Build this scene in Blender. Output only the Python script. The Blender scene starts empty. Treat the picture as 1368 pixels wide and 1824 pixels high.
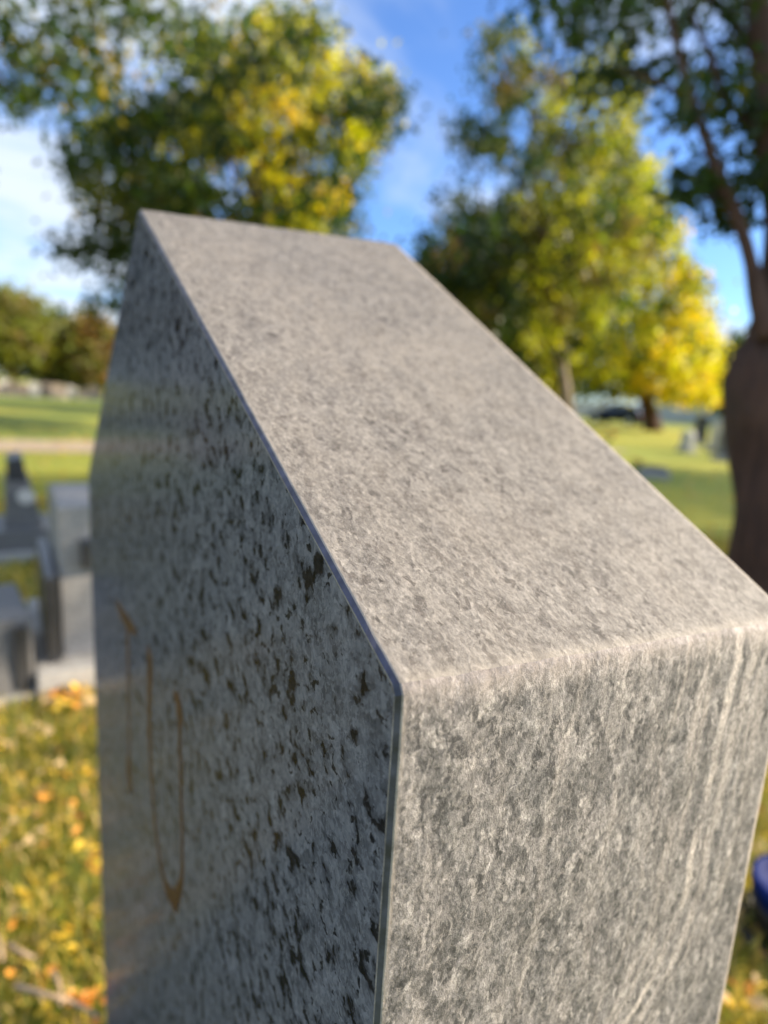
import bpy, bmesh, math, random
import numpy as np
from mathutils import Vector, Matrix, noise as mnoise

rad = math.radians
SC = bpy.context.scene
COL = SC.collection

# ------------------------------------------------------------------ camera
TH = 0.20                      # thickness of the gravestone (8 inches), the unit of the camera fit
Z_EAVE = 0.977                 # height of the near eave above the lawn
FPX = 1086.19                  # focal length in pixels of the 1368 x 1824 photograph
C = np.array([-0.5945, 0.4127, 0.3647]) * TH + np.array([0, 0, Z_EAVE])
YAW, PIT, ROL = -0.5629, 0.1856, 0.0583
_f = np.array([math.cos(YAW) * math.cos(PIT), math.sin(YAW) * math.cos(PIT), -math.sin(PIT)])
_r = np.array([math.sin(YAW), -math.cos(YAW), 0.0])
_u = np.cross(_r, _f)
CR = _r * math.cos(ROL) + _u * math.sin(ROL)
CU = -_r * math.sin(ROL) + _u * math.cos(ROL)
CF = _f
cam = bpy.data.cameras.new('camera')
cam.sensor_fit = 'VERTICAL'; cam.sensor_height = 36.0; cam.sensor_width = 27.0
cam.lens = FPX / 1824 * 36
cam.clip_start = 0.01; cam.clip_end = 3000
cam.dof.use_dof = True
cam.dof.focus_distance = 0.188
cam.dof.aperture_fstop = cam.lens / 3.8
camo = bpy.data.objects.new('camera', cam); COL.objects.link(camo)
m = Matrix.Identity(4)
for i in range(3):
    m[i][0] = CR[i]; m[i][1] = CU[i]; m[i][2] = -CF[i]; m[i][3] = C[i]
camo.matrix_world = m
SC.camera = camo

# ------------------------------------------------------------------ light
SUN_AZ = YAW - rad(88)         # the sun stands to the right of the view
SUN_EL = rad(25)
SUN = Vector((math.cos(SUN_AZ) * math.cos(SUN_EL), math.sin(SUN_AZ) * math.cos(SUN_EL), math.sin(SUN_EL)))
sl = bpy.data.lights.new('sun', 'SUN'); sl.energy = 5.0; sl.angle = rad(0.6); sl.color = (1.0, 0.85, 0.64)
so = bpy.data.objects.new('sun', sl); COL.objects.link(so)
so.rotation_euler = SUN.to_track_quat('Z', 'Y').to_euler(); so.location = SUN * 60


def nd(nt, typ, ins=None, **props):
    n = nt.nodes.new(typ)
    for k, v in props.items():
        setattr(n, k, v)
    for k, v in (ins or {}).items():
        if isinstance(v, bpy.types.NodeSocket):
            nt.links.new(v, n.inputs[k])
        else:
            n.inputs[k].default_value = v
    return n


def ramp(nt, fac, stops, interp='LINEAR'):
    n = nt.nodes.new('ShaderNodeValToRGB'); nt.links.new(fac, n.inputs[0])
    n.color_ramp.interpolation = interp
    e = n.color_ramp.elements
    while len(e) < len(stops):
        e.new(0.5)
    for i, (p, c) in enumerate(stops):
        e[i].position = p
        e[i].color = (c, c, c, 1) if isinstance(c, (int, float)) else (*c, 1)
    return n.outputs[0]


def mth(nt, op, a, b=0.0, c=0.0, clamp=False):
    n = nt.nodes.new('ShaderNodeMath'); n.operation = op; n.use_clamp = clamp
    for i, v in enumerate((a, b, c)):
        if isinstance(v, bpy.types.NodeSocket):
            nt.links.new(v, n.inputs[i])
        else:
            n.inputs[i].default_value = v
    return n.outputs[0]


def mix(nt, fac, a, b, blend='MIX'):
    n = nt.nodes.new('ShaderNodeMix'); n.data_type = 'RGBA'; n.blend_type = blend
    for k, v in ((0, fac), (6, a), (7, b)):
        if isinstance(v, bpy.types.NodeSocket):
            nt.links.new(v, n.inputs[k])
        elif k == 0:
            n.inputs[0].default_value = v
        else:
            n.inputs[k].default_value = (*v, 1) if len(v) == 3 else v
    return n.outputs[2]


def nz(nt, vec, scale, detail=4, rough=0.55, dist=0.0):
    return nd(nt, 'ShaderNodeTexNoise', {'Vector': vec, 'Scale': scale, 'Detail': detail, 'Roughness': rough, 'Distortion': dist}).outputs[0]


def mapping(nt, vec, scale=(1, 1, 1), rot=(0, 0, 0), loc=(0, 0, 0)):
    return nd(nt, 'ShaderNodeMapping', {'Vector': vec, 'Scale': scale, 'Rotation': rot, 'Location': loc}).outputs[0]


# world: Nishita sky with a thin layer of cloud over the whole sky
W = bpy.data.worlds.new('World'); SC.world = W; W.use_nodes = True
nt = W.node_tree; nt.nodes.clear()
sky = nd(nt, 'ShaderNodeTexSky', sky_type='NISHITA', sun_disc=False, sun_elevation=SUN_EL)
sky.sun_rotation = math.pi / 2 - SUN_AZ
sky.air_density = 1.0; sky.dust_density = 0.6; sky.ozone_density = 2.0; sky.altitude = 300
g = nd(nt, 'ShaderNodeTexCoord').outputs['Generated']
sep = nd(nt, 'ShaderNodeSeparateXYZ', {0: g})
zz = mth(nt, 'MAXIMUM', mth(nt, 'ADD', sep.outputs[2], 0.10), 0.05)
cx = mth(nt, 'DIVIDE', sep.outputs[0], zz); cy = mth(nt, 'DIVIDE', sep.outputs[1], zz)
cv = nd(nt, 'ShaderNodeCombineXYZ', {0: cx, 1: cy, 2: 0.0}).outputs[0]
c1 = nz(nt, mapping(nt, cv, (0.62, 0.34, 1), (0, 0, 0.5), (9.1, -3.2, 0)), 1.0, 9, 0.58, 0.5)
cl = ramp(nt, c1, [(0.435, 0.0), (0.60, 0.92)], 'EASE')
skyc = mix(nt, 1.0, sky.outputs[0], (0.80, 1.06, 1.48), 'MULTIPLY')
cc = mix(nt, cl, skyc, (4.6, 5.1, 5.8))
bg = nd(nt, 'ShaderNodeBackground', {'Color': cc, 'Strength': 0.104})
out = nd(nt, 'ShaderNodeOutputWorld', {'Surface': bg.outputs[0]})

SC.view_settings.view_transform = 'Standard'; SC.view_settings.look = 'None'
SC.view_settings.exposure = 0.97; SC.view_settings.gamma = 1.0
SC.render.engine = 'CYCLES'
SC.cycles.use_denoising = True
SC.cycles.max_bounces = 6; SC.cycles.transparent_max_bounces = 4
SC.cycles.caustics_reflective = False; SC.cycles.caustics_refractive = False

# ------------------------------------------------------------------ pixel -> ray helpers


def ray(px, py):
    d = CR * (px - 684) + CU * (912 - py) + CF * FPX
    return d / np.linalg.norm(d)


def ground(px, py, z=0.0):
    d = ray(px, py); t = (z - C[2]) / d[2]
    return C + d * t


def at(px, py, dist):
    d = ray(px, py); return C + d * (dist / math.hypot(d[0], d[1]))


def front_plane(px, py):
    d = ray(px, py); t = -C[1] / d[1]
    return C + d * t


def project(P):
    d = np.asarray(P) - C
    z = d @ CF
    zs = np.where(np.abs(z) < 1e-6, 1e-6, z)
    return 684 + FPX * (d @ CR) / zs, 912 - FPX * (d @ CU) / zs, z


# ------------------------------------------------------------------ object helpers


def link(o, parent=None):
    COL.objects.link(o)
    if parent is not None:
        o.parent = parent
    return o


def tag(o, label, cat, group=None):
    o['label'] = label; o['category'] = cat
    if group:
        o['group'] = group
    return o


def empty(name, loc, rz=0.0):
    o = bpy.data.objects.new(name, None); o.location = loc; o.rotation_euler = (0, 0, rz); o.empty_display_size = 0.1
    return link(o)


def bm_obj(name, bm, mats, parent=None, smooth=False):
    me = bpy.data.meshes.new(name)
    bmesh.ops.recalc_face_normals(bm, faces=bm.faces)
    if smooth:
        for f in bm.faces:
            f.smooth = True
    bm.to_mesh(me); bm.free()
    for mm in (mats if isinstance(mats, (list, tuple)) else [mats]):
        me.materials.append(mm)
    return link(bpy.data.objects.new(name, me), parent)


def add_box(bm, x0, x1, y0, y1, z0, z1, bev=0.0, rot=None):
    r = bmesh.ops.create_cube(bm, size=1.0)
    vs = r['verts']
    for v in vs:
        v.co = Vector(((x0 + x1) / 2 + v.co.x * (x1 - x0), (y0 + y1) / 2 + v.co.y * (y1 - y0), (z0 + z1) / 2 + v.co.z * (z1 - z0)))
    if bev:
        es = list({e for v in vs for e in v.link_edges})
        bmesh.ops.bevel(bm, geom=es, offset=bev, segments=2, profile=0.6, affect='EDGES')
    return vs


def prism(bm, prof, y0, y1, bev=0.0):
    """profile in x,z extruded along y"""
    a = [bm.verts.new((x, y0, z)) for x, z in prof]
    b = [bm.verts.new((x, y1, z)) for x, z in prof]
    bm.faces.new(a); bm.faces.new(b[::-1])
    n = len(prof)
    for i in range(n):
        bm.faces.new((a[i], b[i], b[(i + 1) % n], a[(i + 1) % n]))
    if bev:
        es = list({e for v in a + b for e in v.link_edges})
        bmesh.ops.bevel(bm, geom=es, offset=bev, segments=2, profile=0.6, affect='EDGES')


def tube(bm, pts, rads, seg=10, wob=0.0, rng=None, cap=True):
    pts = [Vector(p) for p in pts]
    rings = []
    for i, p in enumerate(pts):
        t = (pts[min(i + 1, len(pts) - 1)] - pts[max(i - 1, 0)]).normalized()
        a = t.cross(Vector((0.31, 0.95, 0.12))).normalized(); b = t.cross(a)
        ring = []
        for k in range(seg):
            th = 2 * math.pi * k / seg
            r = rads[i]
            if wob:
                r *= 1 + wob * mnoise.noise(Vector((math.cos(th) * 1.6, math.sin(th) * 1.6, p.z * 2.2 + p.x))) + wob * 0.6 * mnoise.noise(Vector((math.cos(th) * 5, math.sin(th) * 5, p.z * 3.0)))
            ring.append(bm.verts.new(p + (a * math.cos(th) + b * math.sin(th)) * r))
        rings.append(ring)
    for i in range(len(rings) - 1):
        for k in range(seg):
            bm.faces.new((rings[i][k], rings[i][(k + 1) % seg], rings[i + 1][(k + 1) % seg], rings[i + 1][k]))
    if cap:
        bm.faces.new(rings[0][::-1]); bm.faces.new(rings[-1])


def smooth_path(pts, rads, n):
    """Catmull-Rom resample"""
    P = [np.array(p, float) for p in pts]
    P = [2 * P[0] - P[1]] + P + [2 * P[-1] - P[-2]]
    R = [rads[0]] + list(rads) + [rads[-1]]
    op, orr = [], []
    for i in range(1, len(P) - 2):
        for k in range(n):
            t = k / n
            op.append(0.5 * ((2 * P[i]) + (-P[i - 1] + P[i + 1]) * t + (2 * P[i - 1] - 5 * P[i] + 4 * P[i + 1] - P[i + 2]) * t * t + (-P[i - 1] + 3 * P[i] - 3 * P[i + 1] + P[i + 2]) * t ** 3))
            orr.append(R[i] * (1 - t) + R[i + 1] * t)
    op.append(P[-2]); orr.append(R[-2])
    return op, orr


def fast_mesh(name, verts, faces, mats, cols=None, uvmat=None):
    """verts (n,3), faces (m,k) arrays"""
    me = bpy.data.meshes.new(name)
    k = faces.shape[1]
    me.vertices.add(len(verts)); me.vertices.foreach_set('co', verts.astype(np.float32).ravel())
    me.loops.add(faces.size); me.loops.foreach_set('vertex_index', faces.astype(np.int32).ravel())
    me.polygons.add(len(faces))
    me.polygons.foreach_set('loop_start', np.arange(0, faces.size, k, dtype=np.int32))
    if cols is not None:
        a = me.color_attributes.new('tint', 'FLOAT_COLOR', 'POINT')
        a.data.foreach_set('color', np.concatenate([cols, np.ones((len(cols), 1))], 1).astype(np.float32).ravel())
    me.update(calc_edges=True)
    for mm in (mats if isinstance(mats, (list, tuple)) else [mats]):
        me.materials.append(mm)
    return me


# ------------------------------------------------------------------ materials


def new_mat(name):
    mt = bpy.data.materials.new(name); mt.use_nodes = True
    nt = mt.node_tree; nt.nodes.clear()
    return mt, nt


def principled(nt, **ins):
    b = nd(nt, 'ShaderNodeBsdfPrincipled', {k.replace('_', ' '): v for k, v in ins.items()})
    nd(nt, 'ShaderNodeOutputMaterial', {'Surface': b.outputs[0]})
    return b


def plain(name, col, rough=0.7, var=0.25, scale=6.0, bump=0.0, **kw):
    mt, nt = new_mat(name)
    tc = nd(nt, 'ShaderNodeTexCoord').outputs['Object']
    n = nz(nt, tc, scale, 6, 0.6)
    c = ramp(nt, n, [(0.3, tuple(x * (1 - var) for x in col)), (0.7, tuple(min(1, x * (1 + var)) for x in col))])
    ins = dict(Base_Color=c, Roughness=rough, **kw)
    if bump:
        ins['Normal'] = nd(nt, 'ShaderNodeBump', {'Height': n, 'Strength': 0.6, 'Distance': bump}).outputs[0]
    principled(nt, **ins)
    return mt


def warped(nt, tc, scale, amount):
    w = nd(nt, 'ShaderNodeTexNoise', {'Vector': tc, 'Scale': scale, 'Detail': 3.0}).outputs[1]
    w = nd(nt, 'ShaderNodeVectorMath', {0: w, 1: (0.5, 0.5, 0.5)}, operation='SUBTRACT').outputs[0]
    w = nd(nt, 'ShaderNodeVectorMath', {0: w, 'Scale': amount}, operation='SCALE').outputs[0]
    return nd(nt, 'ShaderNodeVectorMath', {0: tc, 1: w}, operation='ADD').outputs[0]


def cells(nt, vec, scale):
    v = nd(nt, 'ShaderNodeTexVoronoi', {'Vector': vec, 'Scale': scale, 'Randomness': 1.0})
    return nd(nt, 'ShaderNodeSeparateColor', {0: v.outputs['Color']}).outputs[0]


def granite_polished(name):
    mt, nt = new_mat(name)
    tc = nd(nt, 'ShaderNodeTexCoord').outputs['Object']
    co = warped(nt, warped(nt, tc, 170.0, 0.0058), 520.0, 0.0026)
    big = cells(nt, mapping(nt, co, (190, 190, 125), (0, rad(-14), 0)), 1.0)
    sml = cells(nt, mapping(nt, co, (360, 360, 250), (0, rad(-14), 0), (3, 5, 1)), 1.0)
    tiny = cells(nt, mapping(nt, co, (800, 800, 600), (0, rad(-14), 0), (9, 2, 4)), 1.0)
    low = nz(nt, mapping(nt, tc, (22, 22, 15)), 1.0, 4, 0.6)
    lowc = mth(nt, 'MULTIPLY', mth(nt, 'SUBTRACT', low, 0.5), 0.9)
    b = nz(nt, mapping(nt, co, (55, 55, 46), (0, rad(-12), 0)), 1.0, 8, 0.66, 0.3)
    base = ramp(nt, b, [(0.32, (0.085, 0.086, 0.091)), (0.46, (0.165, 0.166, 0.172)), (0.58, (0.235, 0.235, 0.240)), (0.72, (0.36, 0.357, 0.355))])
    # interlocking crystals: grey grains of several tones, then the black ones
    base = mix(nt, 0.30, base, ramp(nt, sml, [(0.0, (0.055, 0.056, 0.062)), (0.35, (0.13, 0.131, 0.138)), (0.75, (0.26, 0.26, 0.262)), (1.0, (0.42, 0.415, 0.41))]))
    base = mix(nt, 0.28, base, ramp(nt, tiny, [(0.0, (0.03, 0.03, 0.034)), (1.0, (0.42, 0.42, 0.42))]))
    lowc = mth(nt, 'MULTIPLY', lowc, 0.16)
    fa = nz(nt, mapping(nt, co, (98, 98, 104), (0, rad(-14), 0)), 1.0, 3, 0.55, 0.2)
    fb_ = nz(nt, mapping(nt, co, (175, 175, 190), (0, rad(-14), 0), (5, 1, 8)), 1.0, 2, 0.5, 0.2)
    blk = ramp(nt, mth(nt, 'ADD', fa, lowc), [(0.583, 0.0), (0.622, 1.0)])
    blk2 = ramp(nt, mth(nt, 'ADD', fb_, lowc), [(0.605, 0.0), (0.65, 0.95)])
    dk = ramp(nt, mth(nt, 'ADD', fa, lowc), [(0.50, 0.0), (0.575, 0.60)])
    base = mix(nt, dk, base, (0.060, 0.061, 0.068))
    vn = nz(nt, mapping(nt, co, (95, 95, 50), (0, rad(22), 0), (7, 0, 3)), 1.0, 5, 0.6, 0.8)
    veinf = ramp(nt, mth(nt, 'ABSOLUTE', mth(nt, 'SUBTRACT', vn, 0.5)), [(0.0, 0.36), (0.016, 0.0)])
    base = mix(nt, veinf, base, (0.42, 0.415, 0.41))
    fcol = ramp(nt, nz(nt, tc, 260, 3, 0.6), [(0.35, (0.008, 0.008, 0.011)), (0.72, (0.032, 0.028, 0.032))])
    base = mix(nt, 1.0, base, (0.70, 0.70, 0.82), 'MULTIPLY')
    col = mix(nt, mth(nt, 'MAXIMUM', blk, blk2), base, fcol)
    rg = ramp(nt, nz(nt, tc, 35, 4, 0.6), [(0.3, 0.10), (0.75, 0.20)])
    bp = nd(nt, 'ShaderNodeBump', {'Height': nz(nt, tc, 18, 2, 0.5), 'Strength': 0.10, 'Distance': 0.002}).outputs[0]
    fr = nd(nt, 'ShaderNodeFresnel', {'IOR': 1.45, 'Normal': bp}).outputs[0]
    fac = mth(nt, 'MINIMUM', mth(nt, 'MULTIPLY', fr, 0.31), 0.18)   # weathered polish: the sheen never gets mirror-like
    df = nd(nt, 'ShaderNodeBsdfDiffuse', {'Color': col, 'Normal': bp})
    gl = nd(nt, 'ShaderNodeBsdfGlossy', {'Color': (0.90, 0.94, 1.0, 1), 'Roughness': rg, 'Normal': bp})
    mx = nd(nt, 'ShaderNodeMixShader', {0: fac, 1: df.outputs[0], 2: gl.outputs[0]})
    nd(nt, 'ShaderNodeOutputMaterial', {'Surface': mx.outputs[0]})
    return mt


def granite_rough(name, kind):
    """kind 'slope': weathered sawn top, 'end': split-like rough end with pale runs"""
    mt, nt = new_mat(name)
    tc = nd(nt, 'ShaderNodeTexCoord').outputs['Object']
    geo = nd(nt, 'ShaderNodeAttribute', attribute_name='wear_glint').outputs['Fac']
    co = warped(nt, warped(nt, tc, 150.0, 0.0055), 560.0, 0.0024)
    if kind == 'slope':
        rt = (0, 0, rad(-26))
        sp = cells(nt, mapping(nt, co, (240, 380, 240), rt), 1.0)
        s2 = cells(nt, mapping(nt, co, (520, 760, 520), rt, (4, 4, 4)), 1.0)
        md = nz(nt, mapping(nt, co, (50, 80, 50), rt, (2, 2, 2)), 1.0, 8, 0.70)
        fb = nz(nt, mapping(nt, tc, (420, 640, 420), rt), 1.0, 6, 0.78)
        base = ramp(nt, md, [(0.32, (0.125, 0.113, 0.099)), (0.45, (0.188, 0.172, 0.152)), (0.56, (0.232, 0.213, 0.188)), (0.72, (0.30, 0.276, 0.244))])
        base = mix(nt, 0.30, base, ramp(nt, s2, [(0.0, (0.07, 0.062, 0.054)), (0.4, (0.19, 0.175, 0.155)), (1.0, (0.34, 0.315, 0.28))]))
        gate = mth(nt, 'MULTIPLY', mth(nt, 'SUBTRACT', nz(nt, tc, 48, 4, 0.6), 0.5), 0.9)
        base = mix(nt, ramp(nt, mth(nt, 'ADD', sp, gate), [(0.04, 0.62), (0.26, 0.0)]), base, (0.075, 0.065, 0.057))
        pit = nz(nt, mapping(nt, co, (180, 240, 180), rt, (6, 3, 2)), 1.0, 3, 0.55)
        base = mix(nt, ramp(nt, pit, [(0.595, 0.0), (0.630, 0.90)]), base, (0.070, 0.060, 0.052))
        pit2 = nz(nt, mapping(nt, co, (95, 165, 95), rt, (9, 3, 5)), 1.0, 4, 0.6)
        base = mix(nt, ramp(nt, pit2, [(0.588, 0.0), (0.622, 0.68)]), base, (0.090, 0.076, 0.065))
        flk = nz(nt, mapping(nt, co, (320, 400, 320), rt, (1, 7, 2)), 1.0, 3, 0.55)
        base = mix(nt, ramp(nt, flk, [(0.59, 0.0), (0.64, 0.42)]), base, (0.40, 0.37, 0.325))
        lo = nz(nt, tc, 14, 4, 0.6)
        base = mix(nt, ramp(nt, lo, [(0.42, 0.0), (0.66, 0.45)]), base, (0.27, 0.240, 0.202))
        amp, dst = 0.60, 0.0007
    else:
        rt = (rad(15), 0, 0)
        sp = cells(nt, mapping(nt, co, (250, 250, 170), rt), 1.0)
        s2 = cells(nt, mapping(nt, co, (560, 560, 400), rt, (4, 4, 4)), 1.0)
        md = nz(nt, mapping(nt, co, (95, 95, 42), rt, (4, 2, 1)), 1.0, 9, 0.72)
        fb = nz(nt, mapping(nt, tc, (520, 520, 380), rt), 1.0, 6, 0.78)
        base = ramp(nt, md, [(0.36, (0.040, 0.039, 0.041)), (0.45, (0.100, 0.097, 0.096)), (0.53, (0.180, 0.171, 0.162)), (0.62, (0.255, 0.240, 0.222)), (0.74, (0.37, 0.345, 0.315))])
        base = mix(nt, 0.30, base, ramp(nt, s2, [(0.0, (0.04, 0.039, 0.039)), (0.4, (0.14, 0.135, 0.128)), (1.0, (0.34, 0.322, 0.296))]))
        dkn = nz(nt, mapping(nt, co, (190, 190, 110), rt, (8, 1, 6)), 1.0, 3, 0.58)
        base = mix(nt, ramp(nt, dkn, [(0.575, 0.0), (0.62, 0.82)]), base, (0.034, 0.033, 0.036))
        flk = nz(nt, mapping(nt, co, (280, 280, 120), rt, (1, 7, 2)), 1.0, 4, 0.58)
        base = mix(nt, ramp(nt, flk, [(0.565, 0.0), (0.625, 0.58)]), base, (0.42, 0.395, 0.36))
        gate = mth(nt, 'MULTIPLY', mth(nt, 'SUBTRACT', nz(nt, mapping(nt, tc, (40, 40, 26), rt), 1.0, 4, 0.6), 0.5), 0.9)
        base = mix(nt, ramp(nt, mth(nt, 'ADD', sp, gate), [(0.04, 0.50), (0.28, 0.0)]), base, (0.040, 0.039, 0.041))
        # pale mineral runs that wander down the stone: y as a function of z
        s = nd(nt, 'ShaderNodeSeparateXYZ', {0: tc})
        zn = mth(nt, 'MULTIPLY', mth(nt, 'SUBTRACT', s.outputs[2], 0.76), 5.0)
        cv = ramp(nt, zn, [((z_ - 0.76) * 5, (y_ + 0.2) * 5) for z_, y_ in ((0.76, -0.085), (0.8076, -0.123), (0.8205, -0.135), (0.8453, -0.1466), (0.8812, -0.1507), (0.9193, -0.1514), (0.955, -0.158))])
        wz = nz(nt, mapping(nt, tc, (0, 10, 30)), 1.0, 5, 0.62)
        wob = mth(nt, 'MULTIPLY', mth(nt, 'SUBTRACT', wz, 0.5), 0.014)
        yy = mth(nt, 'ADD', s.outputs[1], wob)
        run = None
        for off, w, k in ((0.0, 0.0019, 1.0), (0.0135, 0.0014, 0.55), (0.020, 0.0022, 0.40), (-0.012, 0.0026, 0.55), (-0.021, 0.0013, 0.40), (-0.028, 0.0022, 0.30), (0.034, 0.0009, 0.32), (0.058, 0.0014, 0.25), (0.09, 0.0012, 0.22)):
            lin = mth(nt, 'SUBTRACT', yy, mth(nt, 'ADD', mth(nt, 'MULTIPLY', cv, 0.2), off - 0.2))
            f = ramp(nt, mth(nt, 'DIVIDE', mth(nt, 'ABSOLUTE', lin), w * 2), [(0.2, k), (1.0, 0.0)], 'EASE')
            run = f if run is None else mth(nt, 'MAXIMUM', run, f)
        brk = ramp(nt, nz(nt, mapping(nt, tc, (40, 70, 30)), 1.0, 4, 0.6), [(0.40, 0.10), (0.54, 1.0)])
        base = mix(nt, mth(nt, 'MULTIPLY', run, brk), base, (0.44, 0.40, 0.35))
        amp, dst = 0.80, 0.0011
    fine = ramp(nt, fb, [(0.39, 0.64), (0.5, 1.0), (0.61, 1.36)] if kind == 'slope' else [(0.39, 0.50), (0.5, 1.0), (0.61, 1.5)])
    base = mix(nt, 1.0, base, fine, 'MULTIPLY')
    vn = nz(nt, mapping(nt, co, (120, 120, 70), (rad(12), rad(20), rad(-28)), (5, 5, 5)), 1.0, 5, 0.62, 0.8)
    veinf = ramp(nt, mth(nt, 'ABSOLUTE', mth(nt, 'SUBTRACT', vn, 0.5)), [(0.0, 0.50), (0.020, 0.0)])
    base = mix(nt, veinf, base, (0.36, 0.335, 0.30))
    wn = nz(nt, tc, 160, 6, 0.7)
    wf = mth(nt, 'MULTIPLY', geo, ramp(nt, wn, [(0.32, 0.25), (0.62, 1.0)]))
    base = mix(nt, wf, base, (0.39, 0.345, 0.292))  # paler worn eave, and the bright edge lines painted in
    base = mix(nt, 1.0, base, (0.875, 0.858, 0.855) if kind == 'slope' else (1.10, 1.045, 1.10), 'MULTIPLY')
    h = mth(nt, 'ADD', mth(nt, 'MULTIPLY', fb, 0.8), mth(nt, 'ADD', mth(nt, 'MULTIPLY', md, 0.9), mth(nt, 'MULTIPLY', s2, 0.18)))
    bp = nd(nt, 'ShaderNodeBump', {'Height': h, 'Strength': amp, 'Distance': dst}).outputs[0]
    rg = ramp(nt, fb, [(0.3, 0.72), (0.75, 0.46)])
    principled(nt, Base_Color=base, Roughness=rg, Normal=bp)
    return mt


def leaf_mat(name, trans=0.42, rough=0.5):
    mt, nt = new_mat(name)
    at_ = nd(nt, 'ShaderNodeVertexColor', layer_name='tint').outputs[0]
    b = nd(nt, 'ShaderNodeBsdfPrincipled', {'Base Color': at_, 'Roughness': rough})
    warm = mix(nt, 1.0, at_, (1.9, 1.85, 0.7), 'MULTIPLY')
    t = nd(nt, 'ShaderNodeBsdfTranslucent', {'Color': warm})
    mx = nd(nt, 'ShaderNodeMixShader', {0: trans, 1: b.outputs[0], 2: t.outputs[0]})
    nd(nt, 'ShaderNodeOutputMaterial', {'Surface': mx.outputs[0]})
    return mt


def bark_mat(name, col):
    mt, nt = new_mat(name)
    tc = nd(nt, 'ShaderNodeTexCoord').outputs['Object']
    n = nz(nt, mapping(nt, tc, (22, 22, 4)), 1.0, 8, 0.65, 0.8)
    n2 = nz(nt, tc, 3.0, 4, 0.6)
    c = ramp(nt, n, [(0.3, tuple(x * 0.4 for x in col)), (0.55, col), (0.75, tuple(x * 1.5 for x in col))])
    c = mix(nt, ramp(nt, n2, [(0.5, 0.0), (0.7, 0.12)]), c, (0.13, 0.13, 0.10))
    bp = nd(nt, 'ShaderNodeBump', {'Height': n, 'Strength': 0.8, 'Distance': 0.02}).outputs[0]
    principled(nt, Base_Color=c, Roughness=0.9, Normal=bp)
    return mt


M_POL = granite_polished('granite_polished')
M_BEV = plain('granite_bevel', (0.055, 0.055, 0.085), 0.34, 0.6, 160)
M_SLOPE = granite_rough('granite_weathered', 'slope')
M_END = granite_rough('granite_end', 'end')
M_BRONZE = plain('brown_letter_paint', (0.075, 0.028, 0.010), 0.6, 0.4, 90)
M_LEAF = leaf_mat('leaf')
M_LITTER = leaf_mat('litter_leaf', 0.25, 0.55)
M_GRASS = leaf_mat('grass_blade', 0.35, 0.5)
M_BARK = bark_mat('bark_dark', (0.095, 0.047, 0.031))
M_BARKP = bark_mat('bark_pale', (0.26, 0.20, 0.15))
M_GREY = plain('granite_grey', (0.29, 0.275, 0.262), 0.5, 0.3, 60, 0.001)
M_DARKG = plain('granite_dark', (0.04, 0.04, 0.043), 0.3, 0.35, 70)
M_MIDG = plain('granite_mid', (0.14, 0.136, 0.134), 0.4, 0.3, 60)
M_PINKG = plain('granite_pink', (0.27, 0.215, 0.175), 0.6, 0.2, 20)
M_PALEG = plain('stone_pale', (0.55, 0.52, 0.48), 0.65, 0.15, 20)
M_CONC = plain('concrete', (0.36, 0.345, 0.32), 0.85, 0.2, 25, 0.002)

# ------------------------------------------------------------------ ground, path
mt, nt = new_mat('lawn')
tc = nd(nt, 'ShaderNodeTexCoord').outputs['Object']
n1 = nz(nt, tc, 0.35, 6, 0.6); n2 = nz(nt, tc, 5.0, 8, 0.7); n3 = nz(nt, tc, 60.0, 6, 0.7)
c = ramp(nt, n1, [(0.36, (0.13, 0.23, 0.025)), (0.64, (0.26, 0.34, 0.04))])
c = mix(nt, ramp(nt, n2, [(0.50, 0.0), (0.68, 0.75)]), c, (0.42, 0.32, 0.055))
nl = nz(nt, mapping(nt, tc, (1, 1, 1), (0, 0, 0), (9, 3, 0)), 0.11, 3, 0.5)
c = mix(nt, ramp(nt, nl, [(0.40, 0.0), (0.58, 0.62)]), c, (0.60, 0.50, 0.045))
c = mix(nt, 1.0, c, ramp(nt, n3, [(0.3, 0.5), (0.7, 1.35)]), 'MULTIPLY')
bp = nd(nt, 'ShaderNodeBump', {'Height': n3, 'Strength': 0.7, 'Distance': 0.03}).outputs[0]
principled(nt, Base_Color=c, Roughness=0.9, Normal=bp)
M_LAWN = mt
bm = bmesh.new()
bmesh.ops.create_grid(bm, x_segments=60, y_segments=60, size=900)
lawn = bm_obj('lawn', bm, M_LAWN); lawn['kind'] = 'structure'

M_ROAD = plain('gravel_path_surface', (0.42, 0.33, 0.235), 0.95, 0.2, 12, 0.004)
pa = np.array(ground(70, 806))[:2]; pb = np.array(ground(70, 785))[:2]
bm = bmesh.new()
px0, px1 = pa[0], pb[0]
N = 60
rows = []
for i in range(N + 1):
    y = -14 + 60 * i / N
    w = 0.10 * math.sin(y * 1.7) + 0.06 * math.sin(y * 4.1 + 1)
    sh = 0.012 * (y - pa[1]) ** 2 * 0.12
    rows.append((bm.verts.new((px0 + w + sh, y, 0.012)), bm.verts.new((px1 + w * 0.7 + sh, y, 0.012))))
for i in range(N):
    bm.faces.new((rows[i][0], rows[i][1], rows[i + 1][1], rows[i + 1][0]))
path = bm_obj('gravel_path', bm, M_ROAD); path['kind'] = 'structure'

# ------------------------------------------------------------------ the gravestone


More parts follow.
